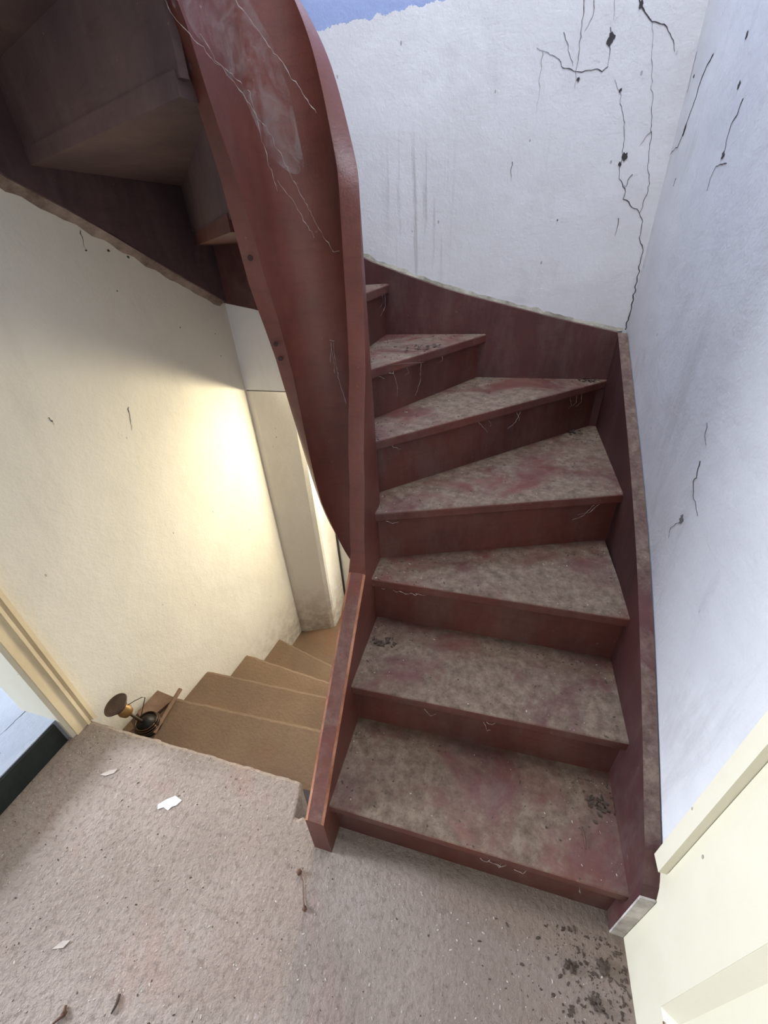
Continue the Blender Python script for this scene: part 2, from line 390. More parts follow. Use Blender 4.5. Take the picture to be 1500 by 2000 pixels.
# ------------------------------------------------------------------ doorway on the left
d2 = empty('door_2', (-1.45, 0, 0), kind='structure')
bm = bmesh.new()
box_bm(bm, -1.46, -1.428, .492, .571, 0, 2.12); box_bm(bm, -1.46, -1.428, -.585, -.506, 0, 2.12); box_bm(bm, -1.46, -1.428, -.506, .492, 2.041, 2.12)
attach(finish(bm, 'casing', M_casing, .005), d2)
bm = bmesh.new()
box_bm(bm, -1.432, -1.421, .534, .545, 0, 2.10); box_bm(bm, -1.428, -1.419, .556, .570, 0, 2.11)
attach(finish(bm, 'moulding', M_casing, .003), d2)
bm = bmesh.new()
box_bm(bm, -1.62, -1.436, .478, .50, .0, 2.06); box_bm(bm, -1.62, -1.436, -.514, -.492, .0, 2.06); box_bm(bm, -1.62, -1.436, -.492, .478, 2.035, 2.06)
attach(finish(bm, 'jamb', M_cream, .003), d2)
bm = bmesh.new(); box_bm(bm, -1.60, -1.455, -.492, .478, .0, .113)
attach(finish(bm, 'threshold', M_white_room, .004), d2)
bm = bmesh.new(); box_bm(bm, -1.4555, -1.446, -.492, .466, .002, .108)
attach(finish(bm, 'threshold_face', M_dark, .002), d2)
# the room beyond
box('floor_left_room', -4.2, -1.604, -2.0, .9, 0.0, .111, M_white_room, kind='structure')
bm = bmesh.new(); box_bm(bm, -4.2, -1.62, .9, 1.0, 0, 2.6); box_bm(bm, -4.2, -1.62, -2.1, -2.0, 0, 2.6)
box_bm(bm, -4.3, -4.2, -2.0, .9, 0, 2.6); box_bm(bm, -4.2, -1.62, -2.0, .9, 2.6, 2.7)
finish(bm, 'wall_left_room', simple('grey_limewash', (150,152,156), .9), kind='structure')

# ------------------------------------------------------------------ concrete flight going down
cs = empty('concrete_staircase', (-.9, .56, -1.0), label='brown dusty concrete steps going down along the cream left wall', cat='staircase')
def step(nl, nr, bl, br, z, zb, seed):
    """nl,nr: nosing at left wall / right end, bl,br: back"""
    bm = bmesh.new(); n = 60
    xl, xr = wallL((nl+bl)/2)+.001, -.415
    rows = []
    for i in range(n+1):
        u = i/n; x = xl + (xr-xl)*u
        f = nl + (nr-nl)*u; bk = bl + (br-bl)*u
        j = .004*noise.noise(Vector((x*35, seed, 0))) + .004*noise.noise(Vector((x*11, seed, 4)))
        dz = .003*noise.noise(Vector((x*25, seed, 9)))
        y1 = f + j
        xx = lambda y: (wallL(y)+.001)*(1-u) + xr*u
        rows.append([bm.verts.new((xx(y), y, zz)) for y, zz in ((bk, z), (y1-.016, z+dz), (y1-.004, z-.004+dz), (y1, z-.015), (y1-.004, zb), (bk, zb))])
    for a, c in zip(rows, rows[1:]):
        for k in range(6): bm.faces.new((a[k], c[k], c[(k+1)%6], a[(k+1)%6]))
    bm.faces.new(rows[0]); bm.faces.new(rows[-1][::-1])
    return attach(finish(bm, 'step', M_step), cs)
# nosing faces away from the landing: each block's front is toward +y
step(.810, .842, .562, .612, -.2, -.42, 1)
step(1.090, 1.104, .80, .83, -.4, -.62, 2)
step(1.365, 1.265, 1.07, 1.09, -.6, -.82, 3)
step(1.670, 1.420, 1.34, 1.24, -.8, -1.01, 4)
prism('wall_under_staircase', [(.62,-1.2),(1.12,-1.2),(1.12,.22),(.93,.12),(.80,-.02),(.62,-.02)], -.40, -.362, M_wall_warm, 'x', kind='structure')

# ------------------------------------------------------------------ the red-brown winder staircase
ST = empty('wooden_winder_staircase', (0, .42, 0), label='dark red-brown painted wooden staircase winding up to the left with dusty treads', cat='staircase')
def part(o): return attach(o, ST)
NOS = [((-.356,.440),(.410,.440),.200), ((-.356,.682),(.410,.694),.400), ((-.356,.943),(.410,.937),.600), ((-.356,1.025),(.410,1.290),.800),
       ((-.372,1.125),(.410,1.885),1.000), ((-.462,1.205),(-.090,1.890),1.178), ((-.492,1.205),(-.505,1.890),1.375), ((-.548,1.185),(-.93,1.890),1.585),
       ((-.606,1.035),(-1.315,1.845),1.785), ((-.600,.940),(-1.392,1.255),1.985), ((-.600,.740),(-1.405,.900),2.185), ((-.600,.480),(-1.415,.520),2.385),
       ((-.600,.230),(-1.415,.230),2.585), ((-.600,-.02),(-1.415,-.02),2.785)]
TH = .036; OV = .024
def offs(a, c, d):
    v_ = Vector((c[0]-a[0], c[1]-a[1])).normalized(); n_ = Vector((-v_.y, v_.x))
    return (a[0]+n_.x*d, a[1]+n_.y*d), (c[0]+n_.x*d, c[1]+n_.y*d)
CORNER = {4: [(.410,1.890)], 7: [(-1.330,1.890)], 5: [], 6: []}
def tread_poly(k):
    a, c, z = NOS[k]
    b_, d_, _ = NOS[k+1]; e, f_ = offs(b_, d_, OV+.022)
    pts = [a, c]
    if k == 3: pts += [(.410, 1.885)]
    if k == 7: pts += [(-1.318,1.890)]
    pts += [f_, e]
    return pts
def inside(p): return p
for k in range(13):
    a, c, z = NOS[k]
    poly = tread_poly(k)
    bm = bmesh.new(); prism_bm(bm, poly, z-TH, z)
    front = [e for e in bm.edges if all(abs((Vector(c)-Vector(a)).normalized().cross(Vector((v_.co.x-a[0], v_.co.y-a[1])))) < 1e-4 for v_ in e.verts) and abs(e.verts[0].co.z-e.verts[1].co.z) < 1e-5]
    bmesh.ops.bevel(bm, geom=front, offset=.007, segments=3, affect='EDGES', profile=.5)
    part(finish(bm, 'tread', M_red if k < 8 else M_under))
    # riser below this tread
    a2 = tuple(Vector(a)+(Vector(a)-Vector(c)).normalized()*(.008 if k >= 8 else .0))
    p, q = offs(a2, c, OV); r_, s_ = offs(a2, c, OV+.018)
    zb = 0.0 if k == 0 else NOS[k-1][2]
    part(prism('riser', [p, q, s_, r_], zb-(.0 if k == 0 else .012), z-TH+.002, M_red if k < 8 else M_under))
a, c, z = NOS[13]; p, q = offs(a, c, OV); r_, s_ = offs(a, c, OV+.018)
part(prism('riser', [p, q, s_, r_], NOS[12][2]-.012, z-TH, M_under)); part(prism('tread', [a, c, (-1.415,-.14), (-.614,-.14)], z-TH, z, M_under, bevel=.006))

# inner string: straight board, then a tall board twisted round the narrow well, then the upper board
CX, CY = -.485, 1.065; RO, RI = .135, .090
def path():
    P_ = []      # (outer/tread-side point, inner/well-side point, top tread side, top well side, bottom)
    top_leg = [(.397,.19),(.45,.238),(.52,.31),(.655,.438),(.79,.568),(.893,.663),(.905,.735),(.915,.80),(.954,.938),(.97,1.0),(1.0,1.115),(1.034,1.256),(1.05,1.35),(1.06,1.436),(1.065,1.52)]
    bot_leg = [(.397,.0),(.60,.0),(.80,.16),(.95,.26),(1.065,.33)]
    for y, z in top_leg: P_.append(((-.35, y), (-.405 if y < .90 else -.395, y), z, z, interp(bot_leg, y)))
    topc = [(0,1.52),(10,1.60),(20,1.645),(32,1.67),(45,1.718),(54,1.783),(67,1.858),(80,1.905),(91,1.941),(120,2.03),(150,2.09),(180,2.14)]
    botc = [(0,.33),(45,.37),(80,.41),(109,.49),(126,.575),(145,.72),(153,.86),(160,.98),(164,1.06),(172,1.16),(180,1.26)]
    botw = [(0,.33),(45,.37),(80,.41),(109,.49),(126,.58),(145,.702),(160,.775),(168,.829),(173,.997),(176,1.188),(180,1.25)]
    for th in range(4, 181, 4):
        r = math.radians(th)
        P_.append(((CX+RO*math.cos(r), CY+RO*math.sin(r)), (CX+RI*math.cos(r), CY+RI*math.sin(r)), interp(topc, th), interp(topc, th), interp(botc, th), interp(botw, th)))
    bl = [(.0,2.62),(.50,2.18),(.85,1.895),(.90,1.853),(.937,1.816),(.953,1.74),(.977,1.64),(.991,1.516),(1.019,1.394),(1.065,1.26)]
    bw_ = [(.0,2.62),(.50,2.18),(.85,1.82),(.905,1.752),(.951,1.671),(.987,1.576),(.998,1.493),(1.035,1.403),(1.049,1.332),(1.065,1.25)]
    tl = [(-.1,3.02),(0,2.94),(.85,2.26),(.95,2.19),(1.065,2.14)]
    for y in (1.05,1.035,1.019,1.005,.998,.991,.984,.977,.965,.953,.937,.92,.90,.85,.70,.50,.25,0,-.1):
        P_.append(((-.62, y), (-.575, y), interp(tl, y), interp(tl, y), interp(bl, y), interp(bw_, y)))
    return P_
PTS = path()
def smooth_pts(P_, lo, its):
    for _ in range(its):
        Q = [list(p) for p in P_]
        for i in range(lo, len(P_)-1):
            for j in (2, 3, 4): Q[i][j] = .25*P_[i-1][j]+.5*P_[i][j]+.25*P_[i+1][j]
            if len(Q[i]) > 5:
                pb = P_[i-1][5] if len(P_[i-1]) > 5 else P_[i-1][4]; nb = P_[i+1][5] if len(P_[i+1]) > 5 else P_[i+1][4]
                Q[i][5] = .25*pb+.5*P_[i][5]+.25*nb
        P_ = [tuple(q) for q in Q]
    return P_
PTS = smooth_pts(PTS, 9, 9)
def string_mesh(pts, bev=.0, pale_arris=False):
    bm = bmesh.new(); rows = []
    for q in pts:
        o, i_, to, ti, bo = q[:5]; bi = q[5] if len(q) > 5 else bo
        # small rounding of the two top arrises
        e = .006
        mo = (o[0]+(i_[0]-o[0])*e/.045, o[1]+(i_[1]-o[1])*e/.045); mi = (i_[0]+(o[0]-i_[0])*e/.045, i_[1]+(o[1]-i_[1])*e/.045)
        rows.append([bm.verts.new(v_) for v_ in ((*o, bo), (*o, to-.004), (*mo, to), (*mi, ti), (*i_, ti-.004), (*i_, bi))])
    for a, c in zip(rows, rows[1:]):
        for k in range(6):
            f_ = bm.faces.new((a[k], c[k], c[(k+1)%6], a[(k+1)%6]))
            if pale_arris and k in (1, 3): f_.material_index = 1
    bm.faces.new(rows[0]); bm.faces.new(rows[-1][::-1])
    return bm
def sharpen(o, ang=35):
    for p in o.data.polygons: p.use_smooth = True
    m_ = o.modifiers.new('smooth', 'NODES') if False else None
    bm = bmesh.new(); bm.from_mesh(o.data)
    for e in bm.edges: e.smooth = not (len(e.link_faces) == 2 and e.calc_face_angle(0) > math.radians(ang))
    bm.to_mesh(o.data); bm.free()
    return o
kink = 6
M_arris = simple('pale_string_edge', (168,116,88), .6, var=.2)  # paler colour on the top arrises of the lower string
s1 = part(finish(string_mesh(PTS[:kink], pale_arris=True), 'lower_string', M_string)); s1.data.materials.append(M_arris)
s2 = part(finish(string_mesh(PTS[kink-1:]), 'curved_string', M_string)); sharpen(s2, 32)
# turned-down front of the lower string: blunt chamfer at the foot
def screw(x, y, z, ax, r=.006):
    bm = bmesh.new(); M = Matrix.Translation((x, y, z)) @ Vector(ax).to_track_quat('Z', 'Y').to_matrix().to_4x4()
    lathe_bm(bm, [(r, -.002), (r, .0012), (r*.7, .0016), (.0005, .001)], M, 12)
    o = finish(bm, 'screw_hole', M_plug); attach(o, s2)
screw(-.598, .996, 1.497, (0,-.96,-.25)); screw(-.598, 1.04, 1.30, (.2,-.97,-.3)); screw(-.599, 1.052, 1.26, (.2,-.97,-.3)); screw(-.598, .925, 1.79, (0,-.8,-.5), .006)

def curve(P_, n=5):
    Q = []
    for i in range(len(P_)-1):
        p0 = P_[max(i-1,0)]; p1 = P_[i]; p2 = P_[i+1]; p3 = P_[min(i+2,len(P_)-1)]
        for k in range(n):
            t = k/n; Q.append(tuple(.5*((2*b)+(-a+c)*t+(2*a-5*b+4*c-d)*t*t+(-a+3*b-3*c+d)*t**3) for a, b, c, d in zip(p0,p1,p2,p3)))
    return Q+[P_[-1]]
# wall strings
def plan_string(name, poly, mat, a, c, th, n=(0,0)):
    """board standing on the line a->c in plan; poly=(s,z) with s along a->c"""
    A = Vector(a); D = (Vector(c)-A).normalized(); Nn = Vector((-D.y, D.x))*th
    bm = bmesh.new()
    f = [bm.verts.new((A.x+D.x*s, A.y+D.y*s, z)) for s, z in poly]; g = [bm.verts.new((A.x+D.x*s+Nn.x, A.y+D.y*s+Nn.y, z)) for s, z in poly]
    n_ = len(poly); bm.faces.new(f); bm.faces.new(g[::-1])
    for i in range(n_): bm.faces.new((f[i], f[(i+1)%n_], g[(i+1)%n_], g[i]))
    return part(finish(bm, name, mat, .003, 2))
RS = [(.425,.0),(.425,.275),(.437,.305)]+curve([(.487,.362),(.553,.410),(.653,.484),(.842,.617),(1.05,.752),(1.32,.900),(1.63,1.054),(1.884,1.178)], 4)+[(1.884,.74),(1.30,.50),(.90,.18),(.72,.0)]
rs = part(prism('right_wall_string', RS, .404, .4365, M_wallstring, 'x', bevel=.003))
attach(prism('limewash_end', [(.4045,.03),(.4235,.0),(.4235,.33),(.418,.325),(.4045,.285)], .4225, .4245, M_capwhite, 'y'), rs) if False else None
o = box('limewash_end', .4035, .4345, .4205, .4248, .0, .274, M_capwhite, bevel=.001); attach(o, rs)
BS = curve([(.404,1.180),(.198,1.227),(0,1.277),(-.206,1.331),(-.374,1.383),(-.502,1.429),(-.613,1.472),(-.95,1.63),(-1.335,1.86)], 4)+[(-1.335,1.325),(-1.17,1.293),(-.8,1.20),(-.4,1.08),(0,.90),(.404,.74)]
part(prism('back_wall_string', BS, 1.885, 1.917, M_wallstring, 'y', bevel=.002))
LP = [(1.885,1.325),(1.6,1.472),(1.4,1.582),(1.26,1.652),(1.12,1.715),(.85,1.915),(.4,2.275),(-.1,2.675),(-.1,3.10),(.85,2.34),(1.12,2.15),(1.885,1.86)]
def left_string():
    bm = bmesh.new(); n_ = len(LP)
    def X(y): return wallL(y)+.002
    f = [bm.verts.new((X(y), y, z)) for y, z in LP]; g = [bm.verts.new((X(y)+.034, y, z)) for y, z in LP]
    bm.faces.new(f); bm.faces.new(g[::-1])
    for i in range(n_): bm.faces.new((f[i], f[(i+1)%n_], g[(i+1)%n_], g[i]))
    bmesh.ops.triangulate(bm, faces=[fc for fc in bm.faces if len(fc.verts) > 4])
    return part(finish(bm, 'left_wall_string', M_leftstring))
left_string()
# ragged plaster lip under the left string
bm = bmesh.new()
ys = [1.88 - i*.02 for i in range(95)]
prev = None
low = sorted((p for p in LP[:8]), key=lambda p: p[0])
for y in ys:
    z = interp(low, y); x = wallL(y)
    dd = .004*noise.noise(Vector((y*30, 0, 3))); e = .012 + .008*noise.noise(Vector((y*22, 5, 3)))
    ring = [bm.verts.new(v_) for v_ in ((x-.002, y, z+.006), (x+.030+dd, y, z+.004), (x+.022+dd, y, z-.006), (x+.004, y, z-e-.008), (x-.002, y, z-e-.012))]
    if prev:
        for k in range(5): bm.faces.new((prev[k], ring[k], ring[(k+1)%5], prev[(k+1)%5]))
    prev = ring
lipm = simple('crumbled_filler', (150,134,124), .9, var=.22, bs=.8)
attach(finish(bm, 'plaster_lip', lipm), wl)

# crumbled plaster where the back wall meets its string
bm = bmesh.new(); prev = None; topc_ = sorted(BS[:33])
for i in range(150):
    x = -.85 + i*(.425+.85)/149
    z = interp(topc_, x); e = .010+.010*noise.noise(Vector((x*26, 1, 8))); d_ = .004+.004*noise.noise(Vector((x*40, 2, 8)))
    ring = [bm.verts.new(v_) for v_ in ((x, YB+.001, z-.004), (x, YB-.004-d_, z+.0005), (x, YB-.003-d_*.5, z+e*.5), (x, YB+.001, z+e+.004))]
    if prev:
        for k in range(4): bm.faces.new((prev[k], ring[k], ring[(k+1)%4], prev[(k+1)%4]))
    prev = ring
attach(finish(bm, 'plaster_lip', simple('dirty_plaster_edge', (172,166,152), .9, var=.25, bs=.8, bscale=90)), wb)

# ------------------------------------------------------------------ cracks and holes in the plaster
def ribbon(name, pts, fn, wdt, parent, mat=M_crack, jit=.006, taper=True):
    wdt *= .6
    bm = bmesh.new(); P_ = []
    for (a, b_), (c, d_) in zip(pts, pts[1:]):
        n_ = max(2, int(math.hypot(c-a, d_-b_)/.008))
        for i in range(n_): P_.append((a+(c-a)*i/n_, b_+(d_-b_)*i/n_))
    P_.append(pts[-1]); prev = None
    for i, (u, v_) in enumerate(P_):
        j = jit*noise.noise(Vector((i*.55, wdt*900, u*7))); k_ = i/max(1, len(P_)-1)
        ww = wdt*(.55+.9*abs(noise.noise(Vector((i*.4, u*13, 2)))))*((.25+.75*(1-k_)) if taper else 1)
        q = P_[min(i+1, len(P_)-1)]; p = P_[max(i-1, 0)]
        d = Vector((q[0]-p[0], q[1]-p[1])); d = d.normalized() if d.length else Vector((0,1)); n_ = Vector((-d.y, d.x))
        c = Vector((u, v_))+n_*j
        e = [bm.verts.new(fn(*(c+n_*ww))), bm.verts.new(fn(*(c-n_*ww)))]
        if prev: bm.faces.new((prev[0], prev[1], e[1], e[0]))
        prev = e
    r = bmesh.ops.extrude_face_region(bm, geom=bm.faces[:])
    sh = Vector(fn(*pts[0], 1))-Vector(fn(*pts[0]))
    bmesh.ops.translate(bm, verts=[g for g in r['geom'] if isinstance(g, bmesh.types.BMVert)], vec=sh)
    return attach(finish(bm, name, mat), parent)
fb = lambda x, z, up=0: (min(x, XR-.001), YB-.0006-.0006*up, z)
fr = lambda y, z, up=0: (XR-.0006-.0006*up, min(y, YB-.001), z)
fl = lambda y, z, up=0: (wallL(y)+.0006+.0006*up, y, z)
def blob(name, c, r, fn, parent, mat=M_crack, st=1.0):
    bm = bmesh.new(); n_ = 18; ring = []
    for i in range(n_):
        a = i*2*math.pi/n_; rr = r*(.75+.6*noise.noise(Vector((math.cos(a)*1.5+c[0]*9, math.sin(a)*1.5, c[1]*9))))
        ring.append(bm.verts.new(fn(c[0]+rr*math.cos(a), c[1]+rr*st*math.sin(a))))
    bm.faces.new(ring); rr = bmesh.ops.extrude_face_region(bm, geom=bm.faces[:])
    sh = (Vector(fn(*c, 1))-Vector(fn(*c)))*1.5
    bmesh.ops.translate(bm, verts=[g for g in rr['geom'] if isinstance(g, bmesh.types.BMVert)], vec=sh)
    return attach(finish(bm, name, mat), parent)
for pts, wd in (
  ([(.436,1.184),(.437,1.263),(.433,1.366),(.427,1.455),(.406,1.486),(.405,1.534),(.391,1.557)], .0052),
  ([(.391,1.557),(.356,1.583),(.33,1.601),(.326,1.629),(.304,1.658),(.297,1.685),(.3,1.711),(.295,1.748),(.286,1.798),(.267,1.838),(.255,1.872),(.232,1.901)], .0022),
  ([(.391,1.557),(.398,1.602),(.399,1.635),(.384,1.678),(.374,1.74),(.363,1.79),(.354,1.838),(.338,1.885),(.33,1.929),(.308,2.007),(.3,2.018)], .0016),
  ([(.208,1.931),(.192,1.926),(.161,1.934),(.124,1.93),(.07,1.95),(.061,1.966),(.01,1.99),(-.01,1.999)], .0022),
  ([(.197,2.017),(.201,1.988),(.207,1.935)], .0028),
  ([(.259,2.061),(.282,2.034),(.306,2.015),(.338,2.001),(.364,1.983),(.385,1.944)], .0034),
  ([(.369,1.77),(.358,1.757),(.341,1.741)], .0018), ([(.339,1.666),(.328,1.635),(.314,1.641)], .0025),
  ([(-.053,1.731),(-.05,1.675)], .0018)): ribbon('crack', pts, fb, wd, wb)
for pts, wd in (([(.109,2.082),(.116,1.99),(.119,1.896)], .0026), ([(.138,2.078),(.139,2.045),(.124,2.019)], .0026), ([(.328,1.547),(.325,1.497)], .004),
  ([(.063,2.022),(.089,1.976),(.106,1.948)], .0022), ([(.01,1.99),(.01,1.922),(.011,1.853)], .0012), ([(.196,2.10),(.197,2.03)], .0012)): ribbon('scuff', pts, fb, wd, wb, M_smudge)
for c, r, s in (((.201,1.992),.0135,1.25),((.306,1.713),.010,1.5),((.255,1.876),.0055,1),((.126,1.915),.006,1),((.125,1.554),.0032,1),((.268,2.052),.007,1.6),((.296,1.695),.006,1.4)): blob('plaster_hole', c, r, fb, wb, st=s)
for pts, wd in (([(1.732,1.885),(1.784,1.855),(1.792,1.816),(1.812,1.777),(1.827,1.749),(1.853,1.717),(1.918,1.709)], .0042), ([(1.411,1.736),(1.418,1.711),(1.438,1.697),(1.432,1.668),(1.429,1.644)], .003),
  ([(1.39,1.625),(1.452,1.626),(1.47,1.605),(1.465,1.58)], .0022), ([(1.965-.06,1.932),(1.90,1.873),(1.90,1.846)], .0018), ([(1.783,1.634),(1.782,1.615)], .003),
  ([(.986,1.064),(.973,1.03),(.979,1.016),(.945,.99),(.918,.976),(.903,.968)], .0028), ([(.962,.917),(.982,.891),(.997,.875),(.987,.85)], .0013), ([(1.018,1.141),(1.006,1.117),(.986,1.101)], .0012)): ribbon('crack', pts, fr, wd, wr)
for c, r, s in (((1.822,1.752),.009,1.8),((1.429,1.644),.009,1),((1.509,1.858),.006,1.4),((1.463,1.768),.006,1.4),((1.869,1.874),.005,1)): blob('plaster_hole', c, r, fr, wr, st=s)
blob('scuff', (.962,.924), .011, fr, wr, M_smudge, 1.2)
for pts, wd in (([(1.304,1.60),(1.298,1.55)], .0022), ([(1.228,1.034),(1.208,.948)], .0022), ([(.947,1.093),(.95,1.066)], .002)): ribbon('crack', pts, fl, wd, wl)
for c, r in (((1.298,1.545),.004),((1.382,1.543),.006),((1.455,1.521),.006),((.95,1.08),.003),((1.36,1.42),.0028),((1.60,1.26),.003),((1.80,1.20),.0028),((1.80,1.10),.0025)): blob('plaster_hole', c, r, fl, wl)
# open joint across the pier and the dark gap down the back corner of the string
box('joint', -1.33, -1.0, 1.9190, 1.9205, .894, .899, M_smudge).parent = None
attach(bpy.data.objects['joint'], wb)
ribbon('crack', [(-1.6,.483),(-1.6,.40)], lambda x, y, up=0: (x, y, .1135+.0004*up), .0016, d2)

# ------------------------------------------------------------------ things lying about
def crumbs(name, n, region, mat, smin, smax, z=0, seed=1, flat=.5, **kw):
    rnd = random.Random(seed); bm = bmesh.new()
    for _ in range(n):
        p = region(rnd)
        if p is None: continue
        s = smin + (smax-smin)*rnd.random()**3; a = rnd.random()*6.28; el = 1+1.5*rnd.random()
        vs = []
        for k in range(5):
            t_ = a+k*1.2566; rr = s*(.6+.5*rnd.random()); vs.append((math.cos(t_)*rr*el, math.sin(t_)*rr))
        ca, sa = math.cos(a*3), math.sin(a*3)
        q = [(p[0]+x*ca-y*sa, p[1]+x*sa+y*ca) for x, y in vs]; hz = s*flat
        lo = [bm.verts.new((x, y, p[2])) for x, y in q]; hi = [bm.verts.new((p[0]+(x-p[0])*.6, p[1]+(y-p[1])*.6, p[2]+hz*(.7+.6*rnd.random()))) for x, y in q]
        bm.faces.new(hi)
        for k in range(5): bm.faces.new((lo[k], lo[(k+1)%5], hi[(k+1)%5], hi[k]))
    return finish(bm, name, mat, kind='stuff', **kw)
def reg_floor(r):
    x = -1.4+1.78*r.random(); y = -.25+.80*r.random()
    return (x, y, .0) if (x < -.55 or y < .38) else None
def reg_dirt(r):
    x = .43-abs(r.gauss(0, .11)); y = .41-abs(r.gauss(0, .22)); return (x, y, 0) if y > -.3 else None
crumbs('grit', 1700, reg_floor, M_chip, .0008, .0028, seed=3, label='pale plaster grit scattered over the landing floor', cat='debris')
crumbs('dark_grit', 700, reg_floor, M_dirt, .0008, .0026, seed=4, label='dark grit scattered over the landing floor', cat='debris')
crumbs('dirt', 620, reg_dirt, M_dirt, .001, .0050, seed=5, label='dark dirt crumbs heaped along the foot of the cream door', cat='debris')
attach(box('slit', -.318, -.262, .4628, .4636, .118, .121, M_plug), ST)
# litter of crumbs on each tread
def pt_in_quad(r, k):
    a, c, z = NOS[k]; b_, d_, _ = NOS[k+1]
    u, v_ = r.random(), r.random()
    if r.random() < .45: u = 1-abs(r.gauss(0, .12)) if r.random() < .55 else abs(r.gauss(0, .10))
    if r.random() < .35: v_ = 1-abs(r.gauss(0, .1))
    u = min(max(u, .02), .985); v_ = min(max(v_, .03), .96)
    p = Vector(a).lerp(Vector(c), u); q = Vector(b_).lerp(Vector(d_), u); e = p.lerp(q, v_)
    return (e.x, e.y, z)
names = ['first', 'second', 'third', 'fourth', 'fifth', 'sixth', 'seventh']
for k in range(7):
    crumbs('tread_litter', 210, lambda r: pt_in_quad(r, k), M_dirt, .0008, .0034, seed=20+k, flat=.6, group='litter on the treads', label='dark crumbs and dead leaves lying on the %s red-brown tread' % names[k], cat='debris')
    crumbs('pale_litter', 60, lambda r: pt_in_quad(r, k), M_chip, .0007, .0018, seed=40+k, group='litter on the treads', label='small pale flakes lying on the %s red-brown tread' % names[k], cat='debris')

def scrap(name, pts, z, mat, label, cat, th=.0015, curl=.006, seed=0):
    bm = bmesh.new(); c = Vector((sum(p[0] for p in pts)/len(pts), sum(p[1] for p in pts)/len(pts)))
    lo = [bm.verts.new((p[0], p[1], z+curl*abs(noise.noise(Vector((i*1.3, seed, 0)))))) for i, p in enumerate(pts)]; ce = bm.verts.new((c.x, c.y, z+.0005))
    for i in range(len(pts)): bm.faces.new((lo[i], lo[(i+1)%len(pts)], ce))
    r = bmesh.ops.extrude_face_region(bm, geom=bm.faces[:]); bmesh.ops.translate(bm, verts=[g for g in r['geom'] if isinstance(g, bmesh.types.BMVert)], vec=(0,0,th))
    return finish(bm, name, mat, label=label, cat=cat)
scrap('paper_scrap', [(-.955,.372),(-.935,.392),(-.915,.408),(-.885,.402),(-.893,.385),(-.905,.378),(-.91,.366),(-.93,.37),(-.945,.36)], .0, M_paper, 'small torn white paper scrap on the landing near the down steps', 'paper')
scrap('paint_flake', [(-1.225,.398),(-1.20,.418),(-1.175,.430),(-1.178,.415),(-1.20,.400)], .0, M_chip, 'pale paint flake on the landing near the left doorway', 'paint flake', seed=2)
scrap('paint_flake', [(-.99,.020),(-.975,.040),(-.955,.046),(-.962,.030)], .0, M_chip, 'pale paint flake at the lower left of the landing floor', 'paint flake', seed=5)
def twig(name, pts, r, label, cat='twig', mat=M_twig, knots=()):
    bm = bmesh.new(); tube_bm(bm, pts, r, 6)
    for (x, y, z, s) in knots:
        g = bmesh.ops.create_icosphere(bm, subdivisions=2, radius=s, matrix=Matrix.Translation((x, y, z)))
        for v_ in g['verts']: v_.co += Vector((1,1,.6))*s*.5*noise.noise(v_.co*260)
    return finish(bm, name, mat, label=label, cat=cat, smooth=True)
twig('dried_stalk', [(-.423,.329,.006),(-.405,.315,.003),(-.396,.296,.002),(-.385,.276,.003),(-.376,.263,.005)], [.0018,.001,.0009,.001,.0018], 'dried stalk with a seed head on the landing below the staircase foot', 'stalk', knots=((-.424,.330,.005,.0075),(-.375,.262,.005,.006)))
twig('bark_bit', [(-.752,.004,.003),(-.745,-.012,.005),(-.747,-.026,.003)], [.004,.0035,.002], 'small dark bark bit at the bottom of the landing floor', 'bark', M_dirt)
twig('dead_insect', [(-.865,-.045,.004),(-.856,-.058,.006),(-.87,-.075,.004)], [.003,.005,.002], 'brown dried insect husk at the lower left edge of the landing', 'insect', M_twig, knots=((-.858,-.055,.005,.006),))
twig('wood_splinter', [(.315,.560,.203),(.319,.535,.204),(.318,.512,.203)], [.002,.0026,.0015], 'short wood splinter lying on the first tread at its right end', 'splinter')
twig('wood_splinter', [(-.36,1.32,1.181),(-.32,1.345,1.182),(-.26,1.365,1.181)], [.0012,.0015,.001], 'thin dark splinter lying on the sixth tread', 'splinter')
def clod(name, x, y, s, label, mat=M_dirt):
    bm = bmesh.new(); g = bmesh.ops.create_icosphere(bm, subdivisions=3, radius=s*.8, matrix=Matrix.Translation((x, y, s*.35)) @ Matrix.Diagonal((1.2,.9,.6,1)))
    for v_ in g['verts']: v_.co += (v_.co-Vector((x,y,0)))*(1.1*noise.noise(v_.co*70)+.7*noise.noise(v_.co*190)); v_.co.z = max(0, v_.co.z)
    return finish(bm, name, mat, label=label, cat='debris')
clod('dirt_clod', .305, .335, .014, 'dark jagged dirt clod on the landing left of the cream door')
clod('dirt_clod', .375, .352, .013, 'dark dirt clod on the landing beside the foot of the right string')
clod('dirt_clod', .355, .285, .015, 'brown dirt clod on the landing, farther forward along the cream door')
# leaf heaps in the tread corners
def leaf_heap(x, y, z, s, label, seed):
    r = random.Random(seed); bm = bmesh.new()
    for _ in range(26):
        px, py = x+r.gauss(0, s), y+r.gauss(0, s*.7); a = r.random()*6.28; l_ = .004+.007*r.random(); h = z+.001+.006*r.random()
        c_, s_ = math.cos(a)*l_, math.sin(a)*l_
        v_ = [bm.verts.new((px+c_, py+s_, h)), bm.verts.new((px-s_*.5, py+c_*.5, h+.003*r.random())), bm.verts.new((px-c_, py-s_, h)), bm.verts.new((px+s_*.5, py-c_*.5, h+.003*r.random()))]
        bm.faces.new(v_)
    rr = bmesh.ops.extrude_face_region(bm, geom=bm.faces[:]); bmesh.ops.translate(bm, verts=[g for g in rr['geom'] if isinstance(g, bmesh.types.BMVert)], vec=(0,0,.0008))
    return finish(bm, 'leaf_litter', M_dirt, kind='stuff', label=label, cat='debris')
leaf_heap(-.30, .86, .4, .022, 'dark clump of leaf litter in the left corner of the second tread', 1)
